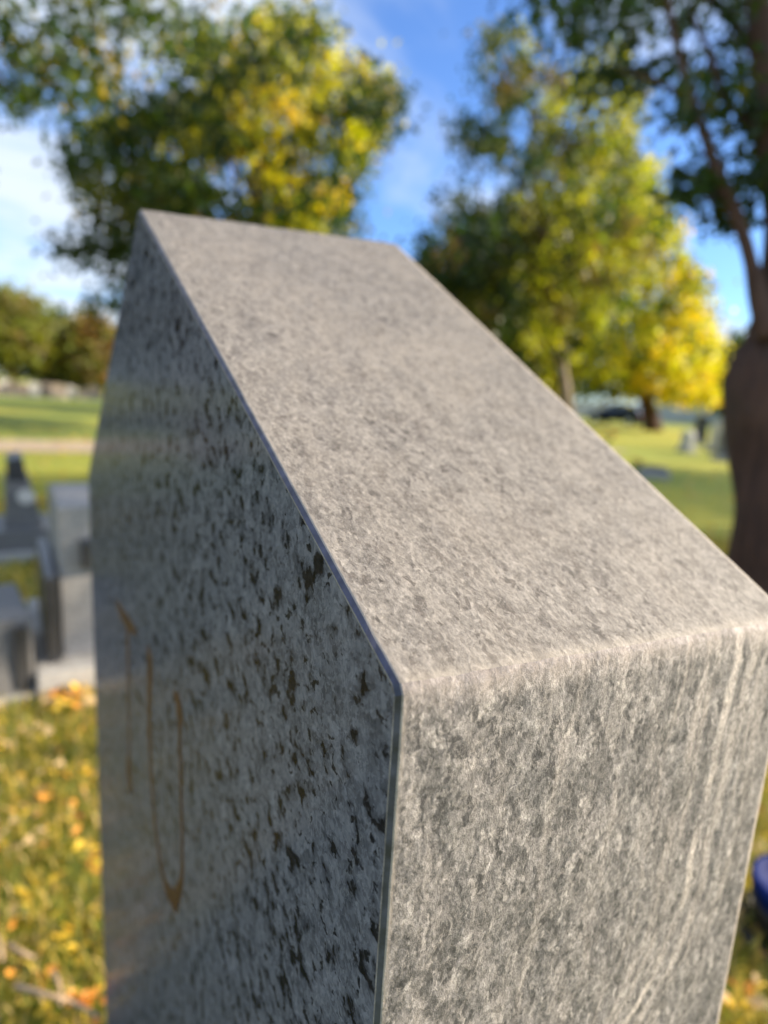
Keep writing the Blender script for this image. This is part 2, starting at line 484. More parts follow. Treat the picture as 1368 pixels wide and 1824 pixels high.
def build_main_stone():
    g = empty('gravestone', (0.0, 0.0, 0.0))
    tag(g, 'grey granite gravestone with gabled top, polished front and weathered rough end', 'gravestone')
    base_top = 0.07
    wp, h, Wd, h5 = 1.6766 * TH, 0.9279 * TH, 3.3442 * TH, -0.1779 * TH
    a, b, c, d = -0.0139 * TH, 0.0611 * TH, -0.0247 * TH, -0.0484 * TH
    zb = base_top + 0.006
    F = [(0, Z_EAVE), (wp, Z_EAVE + h), (Wd, Z_EAVE + h5), (Wd, zb), (0, zb)]
    B = [(c, Z_EAVE + d), (wp + a, Z_EAVE + h + b), (Wd, Z_EAVE + h5 + d), (Wd, zb), (c, zb)]
    F = [np.array(p) for p in F]; B = [np.array(p) for p in B]
    nseg = [110, 90, 60, 20, 110]
    trim = [0.0018, 0.002, 0.002, 0.001, 0.001]

    def inset(P, w):
        out = []
        n = len(P)
        for i in range(n):
            e0 = P[i] - P[i - 1]; e1 = P[(i + 1) % n] - P[i]
            e0 /= np.linalg.norm(e0); e1 /= np.linalg.norm(e1)
            # clockwise profile: inward normal is to the right
            n0 = np.array([e0[1], -e0[0]]); n1 = np.array([e1[1], -e1[0]])
            bs = n0 + n1; bs /= (bs @ n0)
            out.append(P[i] + bs * w)
        return out

    def loop(P):
        pts, nrm, eid, wear_glint = [], [], [], []
        n = len(P)
        for i in range(n):
            p, q = P[i], P[(i + 1) % n]
            e = q - p; L = np.linalg.norm(e); e /= L
            no = np.array([-e[1], e[0]])
            t0, t1 = trim[i] / L, 1 - trim[(i + 1) % n] / L
            for k in range(nseg[i] + 1):
                t = t0 + (t1 - t0) * k / nseg[i]
                pts.append(p + (q - p) * t); nrm.append(no); eid.append(i)
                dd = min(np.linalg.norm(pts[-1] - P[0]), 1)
                wear_glint.append(math.exp(-(dd / 0.0026) ** 1.3))
        return pts, nrm, eid, wear_glint

    ch, bv = 0.0014, 0.0012
    ys = [(0.0, ch + 0.0005), (-0.00012, ch), (-ch, 0.0003), (-ch - 0.0004, 0.0)]
    NY = 100
    for k in range(1, NY):
        ys.append((-ch - (TH - ch - bv) * k / NY, 0.0))
    ys = ys[:-2] + [(-TH + 0.0052, 0.0), (-TH + 0.0042, 0.00012), (-TH + 0.0012, 0.0009), (-TH, 0.0024)]
    bm = bmesh.new()
    wl = bm.verts.layers.float.new('wear_glint')
    rings = []
    for j, (y, ins_) in enumerate(ys):
        s = -y / TH
        P = [F[i] * (1 - s) + B[i] * s for i in range(5)]
        if ins_:
            P = inset(P, ins_)
        pts, nrm, eid, wear_glint = loop(P)
        ring = []
        for p, no, e, w in zip(pts, nrm, eid, wear_glint):
            co = Vector((p[0], y, p[1]))
            dsp = 0.0
            if 4 <= j:
                if e in (0, 1):
                    dsp = 0.00035 * mnoise.noise(co * 70) + 0.00025 * mnoise.noise(co * 170)
                elif e in (2, 4):
                    dsp = 0.0008 * mnoise.noise(Vector((co.x, co.y * 60, co.z * 34))) + 0.0005 * mnoise.noise(co * 150)
                dsp += w * (0.0008 * mnoise.noise(Vector((3, co.y * 55, 1))) + 0.0008 * mnoise.noise(Vector((7, co.y * 190, 2))) - 0.0004)
                edge = min(1.0, (j - 3) / 3.0, (len(ys) - 1 - j) / 5.0)
                dsp *= edge
            if e in (0, 1, 2, 4) and (j <= 5 or j >= len(ys) - 5):
                chip = max(0.0, mnoise.noise(co * 95) - 0.28) * 0.0014 + max(0.0, mnoise.noise(co * 260) - 0.30) * 0.0008
                dsp -= chip * {0: 0.35, 1: 0.5, 2: 1.0, 3: 1.0, 4: 0.7, 5: 0.35}.get(j, 0.6) + 0.00010 * mnoise.noise(co * 60)
            if w > 0.15:
                dsp -= w * (max(0.0, mnoise.noise(Vector((11, co.y * 75, 4))) - 0.25) * 0.0035 + max(0.0, mnoise.noise(Vector((5, co.y * 240, 4))) - 0.2) * 0.0012)
            v = bm.verts.new((co.x + no[0] * dsp, co.y, co.z + no[1] * dsp))
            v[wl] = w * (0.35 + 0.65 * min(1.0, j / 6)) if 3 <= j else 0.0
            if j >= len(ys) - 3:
                v[wl] = 1.25  # back edge: sunlit bright line put into the colour
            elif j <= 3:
                v[wl] = 1.2 if j > 1 else 0.45  # front arris: bright edge line put into the colour
            ring.append(v)
        rings.append(ring)
    n = len(rings[0])
    for j in range(len(rings) - 1):
        for k in range(n):
            k2 = (k + 1) % n
            f = bm.faces.new((rings[j][k], rings[j][k2], rings[j + 1][k2], rings[j + 1][k]))
            e = eid[k]
            f.material_index = 3 if j == 1 else (1 if e in (0, 1) else 2)
            f.smooth = 3 <= j < len(rings) - 2
    f = bm.faces.new(rings[0]); f.material_index = 0
    f = bm.faces.new(rings[-1][::-1]); f.material_index = 2
    for ed in bm.edges:
        if len(ed.link_faces) == 2 and ed.calc_face_angle(0) > rad(28):
            ed.smooth = False
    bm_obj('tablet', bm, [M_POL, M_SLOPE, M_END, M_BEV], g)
    # plinth under the tablet
    bm = bmesh.new()
    add_box(bm, -0.06, Wd + 0.03, -TH - 0.04, 0.018, 0.0, base_top, 0.006)
    bm_obj('plinth', bm, M_END, g)
    bm = bmesh.new()
    add_box(bm, 0.004, Wd - 0.004, -TH + 0.004, -0.004, base_top - 0.002, zb + 0.002)
    bm_obj('setting_compound', bm, M_CONC, g)
    # engraved, brown-painted letter strokes on the polished front
    strokes = [
        [(208, 1075, 2), (215, 1088, 4), (224, 1104, 4), (234, 1116, 4), (243, 1128, 2)],
        [(227, 1106, 5), (228, 1180, 4), (229, 1260, 3), (231, 1340, 3), (230, 1378, 8), (231, 1392, 7), (236, 1408, 2)],
        [(262, 1152, 2), (266, 1172, 9), (267, 1192, 8), (266, 1260, 6), (268, 1350, 5), (274, 1440, 4), (283, 1520, 4), (296, 1580, 5), (312, 1606, 7), (316, 1612, 3)],
        [(311, 1236, 2), (317, 1252, 10), (320, 1276, 11), (320, 1290, 5), (322, 1380, 4), (324, 1470, 4), (325, 1545, 4), (321, 1580, 5), (312, 1604, 6)],
    ]
    for st in strokes:
        P3 = [front_plane(x, y) for x, y, w in st]
        Rw = []
        for (x, y, w), p in zip(st, P3):
            q = front_plane(x + w * 0.5, y)
            Rw.append(float(np.linalg.norm(q - p)) * 1.05)
        P3, Rw = smooth_path(P3, Rw, 6)
        bm = bmesh.new()
        prev = None
        for i, (p, r) in enumerate(zip(P3, Rw)):
            t = P3[min(i + 1, len(P3) - 1)] - P3[max(i - 1, 0)]; t /= np.linalg.norm(t)
            nn = np.array([t[2], 0, -t[0]])
            cur = [bm.verts.new(p + nn * r + np.array([0, 0.0001, 0])), bm.verts.new(p + np.array([0, 0.0006, 0])), bm.verts.new(p - nn * r + np.array([0, 0.0001, 0]))]
            if prev:
                bm.faces.new((prev[0], prev[1], cur[1], cur[0])); bm.faces.new((prev[1], prev[2], cur[2], cur[1]))
            prev = cur
        bm_obj('letter_stroke', bm, M_BRONZE, g)
    return g


build_main_stone()

# ------------------------------------------------------------------ foliage


def crown_mesh(name, centres, radii, cols, per, leaf, rng, droop=0.3, mat=None, spread=0.12, flat=0.7):
    """centres (n,3); per leaves each; a leaf is a folded four-sided blade"""
    n = len(centres)
    N = n * per
    idx = np.repeat(np.arange(n), per)
    off = rng.normal(0, 1, (N, 3)) * np.array([1, 1, flat])
    off *= (radii[idx] * 0.55)[:, None]
    P = centres[idx] + off
    d = rng.normal(0, 1, (N, 3)); d[:, 2] -= droop
    d /= np.linalg.norm(d, axis=1)[:, None]
    s = np.cross(d, rng.normal(0, 1, (N, 3))); s /= np.linalg.norm(s, axis=1)[:, None] + 1e-9
    up = np.cross(d, s)
    L = leaf * rng.uniform(0.6, 1.3, (N, 1)); Wd = L * 0.34
    V = np.empty((N, 4, 3))
    V[:, 0] = P; V[:, 1] = P + d * L * 0.45 + s * Wd + up * Wd * 0.35
    V[:, 2] = P + d * L; V[:, 3] = P + d * L * 0.45 - s * Wd + up * Wd * 0.35
    Fc = np.arange(N * 4).reshape(N, 4)
    cl = cols[idx] * rng.uniform(1 - spread * 2, 1 + spread * 2, (N, 1)) * (1 + rng.normal(0, spread * 0.5, (N, 3)))
    cl = np.clip(cl, 0.005, 0.9)
    return fast_mesh(name, V.reshape(-1, 3), Fc, mat or M_LEAF, np.repeat(cl, 4, axis=0))


GREEN = np.array([0.045, 0.085, 0.011]); DGREEN = np.array([0.020, 0.040, 0.008])
OLIVE = np.array([0.110, 0.120, 0.015]); YELLOW = np.array([0.52, 0.48, 0.016]); GOLD = np.array([0.56, 0.42, 0.014])
ORANGE = np.array([0.34, 0.14, 0.015]); LIME = np.array([0.27, 0.275, 0.018]); TAN = np.array([0.25, 0.175, 0.075])


def in_poly(px, py, poly):
    inside = np.zeros(len(px), bool)
    n = len(poly)
    for i in range(n):
        x0, y0 = poly[i]; x1, y1 = poly[(i + 1) % n]
        c_ = ((y0 > py) != (y1 > py)) & (px < (x1 - x0) * (py - y0) / (y1 - y0 + 1e-9) + x0)
        inside ^= c_
    return inside


def sample_ellipsoids(ells, n, rng, shell=0.35):
    out = []
    wts = np.array([e[3] * e[4] * e[5] for e in ells]); wts /= wts.sum()
    for e, w in zip(ells, wts):
        k = max(1, int(n * w))
        d = rng.normal(0, 1, (k, 3)); d /= np.linalg.norm(d, axis=1)[:, None]
        r = shell + (1 - shell) * rng.uniform(0, 1, (k, 1)) ** 0.6
        out.append(np.array(e[:3]) + d * r * np.array(e[3:6]))
    return np.concatenate(out)


def limb_paths(base, top, targets, rng, r0):
    """trunk points and a set of limbs that reach into the crown"""
    base = np.array(base, float); top = np.array(top, float)
    n = 7
    tp = [base + (top - base) * (i / (n - 1)) + np.array([*rng.normal(0, r0 * 0.35, 2), 0]) * (0 if i == 0 else 1) for i in range(n)]
    tr = [r0 * (1.25 if i == 0 else 1.0 - 0.72 * i / (n - 1)) for i in range(n)]
    limbs = []
    for t in targets:
        k = rng.uniform(0.35, 0.9)
        s = base + (top - base) * k
        mid = (s + t) / 2 + np.array([0, 0, 0.12 * np.linalg.norm(t - s)])
        q = s * 0.85 + t * 0.15 + np.array([0, 0, 0.05])
        rr = r0 * (1 - 0.72 * k) * 0.55
        limbs.append(([s, q, mid, np.array(t)], [rr, rr * 0.8, rr * 0.55, rr * 0.15]))
    return tp, tr, limbs


def make_tree(name, label, group, base, top, ells, nclump, clump_r, per, leaf, colfn, seed, r0=0.2, bark=None, mask=None, nlimb=7, droop=0.3, shell=0.35, flat=0.7, extra=None, cat='tree'):
    rng = np.random.default_rng(seed)
    bark = bark or M_BARK
    g = empty(name, (base[0], base[1], 0.0)); tag(g, label, cat, group)
    cen = sample_ellipsoids(ells, nclump, rng, shell)
    if extra is not None:
        cen = np.concatenate([cen, extra])
    px, py, z = project(cen)
    if mask is not None:
        keep = mask(px, py, z, cen, rng)
        cen = cen[keep]; px = px[keep]; py = py[keep]
    radii = clump_r * rng.uniform(0.6, 1.35, len(cen))
    cols = colfn(cen, px, py, rng)
    org = np.array([base[0], base[1], 0.0])
    me = crown_mesh('crown', cen - org, radii, cols, per, leaf, rng, droop, flat=flat)
    link(bpy.data.objects.new('crown', me), g)
    tg = cen[rng.choice(len(cen), min(nlimb, len(cen)), replace=False)]
    tp, tr, limbs = limb_paths(np.array([base[0], base[1], -0.05]) - org, np.array(top) - org, tg - org, rng, r0)
    bm = bmesh.new(); p, r = smooth_path(tp, tr, 4); tube(bm, p, r, 12, 0.25)
    bm_obj('trunk', bm, bark, g, True)
    for lp, lr in limbs:
        bm = bmesh.new(); p, r = smooth_path(lp, lr, 5); tube(bm, p, r, 7, 0.15)
        bm_obj('limb', bm, bark, g, True)
    return g


def pick(rng, n, opts):
    ws = np.array([o[1] for o in opts]); ws = ws / ws.sum()
    k = rng.choice(len(opts), n, p=ws)
    return np.array([o[0] for o in opts])[k]


# --- round maple behind the stone, turning yellow at the top
def col_maple(cen, px, py, rng):
    z = (cen[:, 2] - cen[:, 2].min()) / np.ptp(cen[:, 2])
    c = pick(rng, len(cen), [(GREEN, 4), (DGREEN, 3), (OLIVE, 3)])
    y = pick(rng, len(cen), [(YELLOW, 3), (GOLD, 2), (LIME, 2)])
    nn = np.array([mnoise.noise(Vector(p) * 0.75) for p in cen])
    f = (rng.uniform(0, 1, len(cen)) < np.clip(-0.26 + 0.75 * z ** 1.5 + 0.9 * nn, 0, 0.9))
    for tp_, rd_ in ((at(535, 70, 13.2), 1.3), (at(400, 120, 12.6), 0.7), (at(520, 270, 11.2), 0.9), (at(660, 130, 13.6), 0.8), (at(540, 0, 13.6), 1.2)):
        f |= (np.linalg.norm(cen - tp_, axis=1) < rd_) & (rng.uniform(0, 1, len(cen)) < 0.8)
    return np.where(f[:, None], y, c)


D = 14.0
ctr = at(455, 250, D)
sil = [(165, 560), (120, 440), (180, 380), (150, 340), (110, 260), (170, 200), (150, 130), (240, 90), (300, 60), (330, 20), (400, 60), (450, 20), (520, 30), (545, -40), (575, 30), (610, 120), (640, 120), (670, 115), (705, 160), (688, 235), (660, 295), (625, 350), (628, 420), (615, 520), (400, 700), (200, 640)]
def mask_maple(px, py, z, cen, rng):
    k = in_poly(px, py, sil)
    gap = np.zeros(len(px), bool)
    for gx, gy, gr in ((215, 110, 45), (255, 60, 40), (200, 190, 35), (270, 160, 40), (285, 285, 26), (370, 320, 20), (445, 315, 22), (230, 300, 22), (385, 375, 26), (180, 335, 18), (560, 130, 24), (600, 215, 26), (165, 470, 20), (175, 410, 16), (300, 130, 26)):
        gap |= (px - gx) ** 2 + (py - gy) ** 2 < gr ** 2
    return k & ~gap
b0 = at(430, 700, D)
make_tree('maple_tree', 'round maple tree with green leaves turning yellow towards its top', None, (b0[0], b0[1]), (ctr[0], ctr[1], ctr[2] + 1.0),
          [(*ctr, 3.9, 3.9, 4.6), (*(at(230, 330, D)), 1.7, 1.7, 3.0)], 1200, 0.42, 48, 0.16, col_maple, 11, 0.2, mask=mask_maple, nlimb=10)

# --- feathery tree with thin drooping foliage
def col_feather(cen, px, py, rng):
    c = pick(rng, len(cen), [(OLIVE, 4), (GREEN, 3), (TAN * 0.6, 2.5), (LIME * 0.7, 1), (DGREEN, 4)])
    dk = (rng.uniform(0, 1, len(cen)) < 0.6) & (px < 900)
    c = np.where(dk[:, None], DGREEN * 1.1, c)  # shaded left side put into the leaf colour
    lit = (rng.uniform(0, 1, len(cen)) < 0.4) & (px > 930)  # sunlit right side, painted as lighter leaves
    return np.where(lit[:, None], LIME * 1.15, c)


D2 = 24.0
c2 = at(930, 330, D2)
sil2 = [(735, 640), (740, 430), (757, 380), (812, 320), (808, 255), (822, 195), (848, 130), (866, 75), (892, 50), (935, 50), (960, 130), (1010, 150), (1060, 90), (1130, 90), (1160, 180), (1150, 260), (1120, 300), (1180, 330), (1210, 380), (1100, 600), (900, 720)]
def mask_feather(px, py, z, cen, rng):
    k = in_poly(px, py, sil2)
    gap = np.zeros(len(px), bool)
    for gx, gy, gr in ((830, 145, 34), (900, 110, 30), (925, 230, 36), (840, 200, 26), (860, 310, 34), (905, 310, 24), (860, 345, 30), (775, 380, 24), (1060, 385, 24), (1075, 430, 24), (960, 175, 22), (1010, 215, 22), (760, 410, 20), (990, 330, 14), (820, 270, 20)):
        gap |= (px - gx) ** 2 + (py - gy) ** 2 < gr ** 2
    return k & ~gap
b2 = at(1018, 770, D2)
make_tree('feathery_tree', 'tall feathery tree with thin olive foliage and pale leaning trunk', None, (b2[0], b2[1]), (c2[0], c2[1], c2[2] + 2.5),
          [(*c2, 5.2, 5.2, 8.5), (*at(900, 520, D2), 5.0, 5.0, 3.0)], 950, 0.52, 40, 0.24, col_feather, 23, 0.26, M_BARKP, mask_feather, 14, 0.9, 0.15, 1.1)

# --- yellow-green tree with low skirt beyond it
def col_lime(cen, px, py, rng):
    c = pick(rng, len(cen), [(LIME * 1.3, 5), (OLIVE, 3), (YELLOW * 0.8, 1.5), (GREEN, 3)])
    f = rng.uniform(0, 1, len(cen)) < np.clip((px - 1130) / 200 + np.clip((py - 560) / 400, 0, 0.4), 0, 0.85)  # more yellow towards the right: sunlit side put into leaf colour
    dk = (px < 960) & (rng.uniform(0, 1, len(cen)) < 0.75)  # left side in shade, painted as dark leaves
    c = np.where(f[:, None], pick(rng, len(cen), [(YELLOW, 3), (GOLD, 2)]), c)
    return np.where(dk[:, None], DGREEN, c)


D3 = 40.0
c3 = at(1080, 560, D3)
sil3 = [(700, 640), (720, 470), (800, 440), (900, 460), (960, 420), (1000, 340), (1060, 260), (1110, 250), (1150, 300), (1170, 350), (1200, 400), (1215, 450), (1240, 500), (1250, 570), (1268, 620), (1282, 680), (1278, 708), (1180, 706), (1020, 700), (800, 700)]
def mask_lime(px, py, z, cen, rng):
    return in_poly(px, py, sil3)
b3 = at(1165, 760, D3)
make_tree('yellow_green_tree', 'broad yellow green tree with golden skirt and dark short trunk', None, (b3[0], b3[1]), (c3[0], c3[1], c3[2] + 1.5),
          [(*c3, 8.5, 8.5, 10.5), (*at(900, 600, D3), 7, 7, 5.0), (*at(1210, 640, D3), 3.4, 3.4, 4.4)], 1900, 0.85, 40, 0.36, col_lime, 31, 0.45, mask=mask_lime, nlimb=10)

# --- big tree off to the left whose hanging branches reach over the path
def col_over(cen, px, py, rng):
    return pick(rng, len(cen), [(GREEN, 4), (DGREEN, 4), (OLIVE, 3), (GOLD * 0.7, 0.8)])


D4 = 7.5
sil4 = [(-3000, 140), (-10, 190), (30, 205), (60, 180), (95, 160), (120, 190), (160, 150), (205, 165), (230, 110), (262, 90), (255, 60), (330, 60), (420, 40), (520, 30), (560, -20), (600, 20), (660, 30), (600, -60), (560, -500), (-3000, -3000)]
def mask_over(px, py, z, cen, rng):
    inn = in_poly(px, py, sil4)
    gap = np.zeros(len(px), bool)
    for gx, gy, gr in ((60, 25, 26), (110, 90, 18), (185, 45, 20), (150, 110, 14), (30, 75, 16), (225, 50, 22), (20, 150, 14)):
        gap |= (px - gx) ** 2 + (py - gy) ** 2 < gr ** 2
    outside = (px < -60) | (z < 0.5)
    return (inn & ~gap) | (outside & (cen[:, 2] > 3.2))
c4 = at(-250, -130, D4 + 0.5)
b4 = at(-520, 700, D4 + 1.0)
ex = np.array([at(x, y, d) for x, y, d in ((15, 60, 6.6), (40, 120, 6.8), (70, 150, 6.7), (95, 60, 7.0), (130, 20, 7.0), (165, 30, 6.9), (120, 150, 6.8), (210, 120, 7.1), (160, 75, 7.1), (20, 170, 6.5), (60, 80, 6.9), (200, 10, 7.1), (245, 20, 7.2), (60, 180, 6.6), (85, 115, 6.9), (185, 140, 7.0))])
make_tree('overhanging_tree', 'dark green tree with leafy branches hanging high over small gravestones', None, (b4[0], b4[1]), (c4[0], c4[1], c4[2] + 1.0),
          [(*c4, 3.3, 3.3, 2.4)], 330, 0.32, 40, 0.10, col_over, 41, 0.22, mask=mask_over, nlimb=12, extra=ex)

# --- tree standing off to the right whose crown shades the lawn
make_tree('shade_tree', 'spreading green tree standing apart on the open lawn', None, (-1.1, -10.6), (-1.1, -10.6, 6.5),
          [(-1.1, -10.6, 5.3, 2.7, 2.7, 2.3)], 330, 0.45, 40, 0.15, col_maple, 51, 0.2, nlimb=8)
make_tree('shade_tree', 'unseen high-crowned green tree added to shade the lawn', None, (-3.7, -11.6), (-3.7, -11.6, 9.5),
          [(-3.7, -11.6, 9.3, 2.9, 2.9, 1.9)], 330, 0.45, 42, 0.16, col_maple, 53, 0.22, nlimb=8)  # unseen tree, added to darken the lawn reflected in the polished front
make_tree('shade_tree', 'tall green tree standing farther out on the open lawn', None, (-1.6, -20.4), (-1.6, -20.4, 8.0),
          [(-1.6, -20.4, 6.8, 3.6, 3.6, 2.8)], 380, 0.55, 40, 0.2, col_maple, 52, 0.22, nlimb=8)

# --- near tree with forked dark trunk
def near_tree():
    Dn = 3.5
    rng = np.random.default_rng(77)
    b = at(1392, 1100, Dn)
    g = empty('forked_tree', (b[0], b[1], 0.0)); tag(g, 'dark forked tree with knobbly trunk and thin leaning stem', 'tree')
    org = np.array([b[0], b[1], 0.0])
    k = Dn * 0.86 * 0.86 / FPX

    def P(x, y, d=Dn):
        return at(x, y, d) - org
    pts = [np.array([0, 0, -0.05]), P(1394, 1060), P(1392, 950), P(1392, 850), P(1390, 770), P(1381, 722), P(1374, 685), P(1376, 650), P(1382, 618), P(1386, 575), P(1388, 500), P(1386, 400), P(1376, 260), P(1362, 110), P(1350, 0), P(1325, -160), P(1300, -320)]
    rr = [112, 98, 92, 88, 85, 83, 80, 74, 64, 50, 34, 27, 25, 23, 20, 15, 8]
    bm = bmesh.new(); p, r = smooth_path(pts, [q * k for q in rr], 5); tube(bm, p, r, 40, 0.16)
    bm_obj('trunk', bm, M_BARK, g, True)
    stems = [
        ([(1374, 600), (1354, 545), (1338, 470), (1318, 405), (1290, 335), (1264, 268), (1240, 195), (1216, 120), (1196, 40), (1180, -60)], [26, 19, 13, 12, 13, 9, 8, 7, 6, 4], 3.35),
        ([(1310, 385), (1285, 365), (1250, 345), (1215, 335)], [7, 5, 4, 2], 3.35),
        ([(1240, 195), (1200, 160), (1150, 138), (1100, 125)], [6, 5, 4, 2], 3.4),
        ([(1376, 260), (1330, 215), (1290, 170), (1265, 100), (1230, 20)], [12, 9, 7, 6, 3], 3.5),
        ([(1362, 110), (1320, 60), (1280, 10), (1180, -60)], [12, 10, 8, 4], 3.6),
        ([(1378, 330), (1400, 300), (1440, 200), (1500, 60), (1560, -120)], [16, 15, 13, 10, 5], 3.6),
    ]
    for pp, rw, d in stems:
        bm = bmesh.new(); p, r = smooth_path([P(x, y, d) for x, y in pp], [q * k for q in rw], 5); tube(bm, p, r, 9, 0.2)
        bm_obj('limb', bm, M_BARK, g, True)
    # foliage clumps: hung in the part of the view the crown covers, and the rest of the crown above and to the right
    sil = [(930, -40), (945, 40), (990, 60), (1000, 110), (1040, 130), (1090, 150), (1130, 135), (1165, 170), (1200, 130), (1230, 165), (1262, 150), (1300, 185), (1330, 190), (1368, 170), (1368, -40)]
    ce = []
    while len(ce) < 96:
        x, y = rng.uniform(900, 1400), rng.uniform(-80, 200)
        if in_poly(np.array([x]), np.array([y]), sil)[0]:
            ok = True
            for gx, gy, gr in ((1170, 60, 26), (1255, 100, 24), (1290, 60, 22), (1130, 70, 16), (1215, 35, 18), (1310, 120, 20), (1055, 30, 14), (1190, 110, 14)):
                if (x - gx) ** 2 + (y - gy) ** 2 < gr ** 2:
                    ok = False
            if ok:
                ce.append(at(x, y, rng.uniform(3.3, 5.2)))
    for x, y, s in ((1270, 330, 40), (1230, 335, 25), (1290, 355, 25), (1255, 310, 30), (1290, 230, 30), (1340, 250, 25), (1350, 320, 20), (1345, 200, 30), (1300, 390, 18), (1340, 345, 20), (1270, 180, 25), (1230, 190, 14)):
        for _ in range(3):
            ce.append(at(x + rng.normal(0, s * .5), y + rng.normal(0, s * .4), rng.uniform(3.2, 3.7)))
    ce = np.array(ce)
    up = sample_ellipsoids([(b[0] + 0.3, b[1] - 0.3, 5.2, 2.6, 2.6, 1.9)], 420, rng, 0.3)
    px, py, z = project(up)
    up = up[((py < -30) | (px > 1400) | (z < 0.3)) & (up[:, 2] > 3.0)]
    cen = np.concatenate([ce, up]) - org
    cols = pick(rng, len(cen), [(DGREEN, 5), (GREEN, 4), (OLIVE * 0.7, 1.5)])
    radii = 0.145 * rng.uniform(0.6, 1.4, len(cen)); radii[len(ce):] *= 1.9
    me = crown_mesh('crown', cen, radii, cols, 26, 0.058, rng, 0.6)
    link(bpy.data.objects.new('crown', me), g)


near_tree()

# --- far trees round the edge of the cemetery


def far_tree(px, ptop, pw, dist, label, opts, seed, group='trees along the far edge of the lawn', low=0.12):
    rng = np.random.default_rng(seed)
    bse = at(px, 720, dist)
    t = at(px, ptop, dist); H = t[2]
    rw = pw * dist / FPX / 2

    def cf(cen, x, y, r):
        c = pick(r, len(cen), opts)
        return c
    make_tree('far_tree', label, group, (bse[0], bse[1]), (bse[0], bse[1], H * 0.75),
              [(bse[0], bse[1], H * (0.5 + low), rw, rw, H * (0.5 - low)), (bse[0] + rw * .3, bse[1] + rw * .25, H * 0.42, rw * 0.8, rw * 0.8, H * 0.28)], 190, 0.13 * rw + 0.45, 34, 0.42, cf, seed, 0.28, nlimb=4, shell=0.5)


pal_t = [(OLIVE * 1.7, 4), (np.array([0.27, 0.22, 0.10]), 3), (np.array([0.20, 0.21, 0.06]), 3)]
pal_o = [(OLIVE * 1.6, 3), (np.array([0.27, 0.21, 0.10]), 3), (np.array([0.34, 0.19, 0.06]), 2)]
pal_d = [(DGREEN, 5), (GREEN, 3)]
far_tree(22, 512, 120, 50, 'tawny autumn tree, tallest of the far trees, behind pale headstones', pal_t, 101)
far_tree(85, 545, 110, 62, 'dark green far tree behind the tawny tree', pal_d, 102)
far_tree(118, 575, 80, 52, 'low olive and tan far tree behind pale headstones', pal_t, 103, low=0.05)
far_tree(172, 560, 80, 50, 'rusty orange tinted far tree next to the low olive tree', pal_o, 104, low=0.03)
far_tree(-70, 530, 150, 60, 'dark green far tree beyond the end of the headstone row', pal_d, 105)
far_tree(1300, 588, 60, 70, 'small dark far tree beside the forked trunk', pal_d, 106, low=0.05)
far_tree(1390, 560, 120, 80, 'broad dark far tree behind the forked trunk', pal_d, 107)
far_tree(300, 560, 130, 60, 'olive far tree standing behind the round maple', pal_t, 108)
far_tree(520, 570, 150, 66, 'wide dark far tree standing behind the round maple', pal_d, 109)
far_tree(700, 575, 150, 70, 'dark far tree between the round maple and the feathery tree', pal_d, 110)
far_tree(850, 590, 150, 75, 'orange tinted far tree behind the feathery tree', pal_o, 111)
far_tree(1250, 660, 120, 110, 'hazy dark tree above the white wall', pal_d, 112, low=0.02)

for k_, (az_, ds_, hh_) in enumerate(((11, 19, 9.0), (21, 23, 11.0), (33, 17, 8.5))):
    tx, ty = C[0] + ds_ * math.cos(rad(az_)), C[1] + ds_ * math.sin(rad(az_))
    make_tree('roadside_tree', ['shorter green tree across the gravel path', 'tallest green tree across the gravel path', 'bushy green tree across the gravel path'][k_], 'trees across the gravel path', (tx, ty), (tx, ty, hh_ * 0.75),
              [(tx, ty, hh_ * 0.55, hh_ * 0.36, hh_ * 0.36, hh_ * 0.45)], 420, 0.6, 40, 0.2, col_maple, 130 + k_, 0.22, nlimb=5, mask=lambda px, py, z, cen, rng: px < -25)

# ------------------------------------------------------------------ other gravestones


def local_stone(name, label, px, py, rz, parts, group=None):
    """parts: list of (part name, list of boxes/prisms, material)"""
    p = ground(px, py)
    g = empty(name, (p[0], p[1], 0), rz); tag(g, label, 'gravestone', group)
    for pn, kind, args, mt_, bev in parts:
        bm = bmesh.new()
        if kind == 'box':
            add_box(bm, *args, bev)
        else:
            prism(bm, *args, bev)
        bm_obj(pn, bm, mt_, g)
    return g


# next stone in the row: grey tablet on a concrete base, with a dark vase recess on its end
def row_stone():
    p = ground(140, 1236)
    g = empty('gravestone', (p[0], p[1], 0), 0)
    tag(g, 'grey granite tablet gravestone on pale concrete base beside the gabled stone', 'gravestone')
    bm = bmesh.new(); add_box(bm, -0.02, 0.80, -0.30, 0.12, 0.0, 0.10, 0.008)
    bm_obj('plinth', bm, M_CONC, g)
    bm = bmesh.new(); prism(bm, [(0.10, 0.10), (0.10, 0.63), (0.36, 0.67), (0.62, 0.63), (0.62, 0.10)], -0.22, 0.035, 0.006)
    bm_obj('tablet', bm, M_GREY, g)
    bm = bmesh.new(); add_box(bm, 0.055, 0.102, -0.12, -0.03, 0.42, 0.52, 0.01)
    bm_obj('vase_holder', bm, M_DARKG, g)
    bm = bmesh.new(); add_box(bm, 0.06, 0.66, 0.042, 0.085, 0.095, 0.40, 0.006)
    bm_obj('dark_band', bm, M_DARKG, g)  # upright dark band in front of the tablet


row_stone()


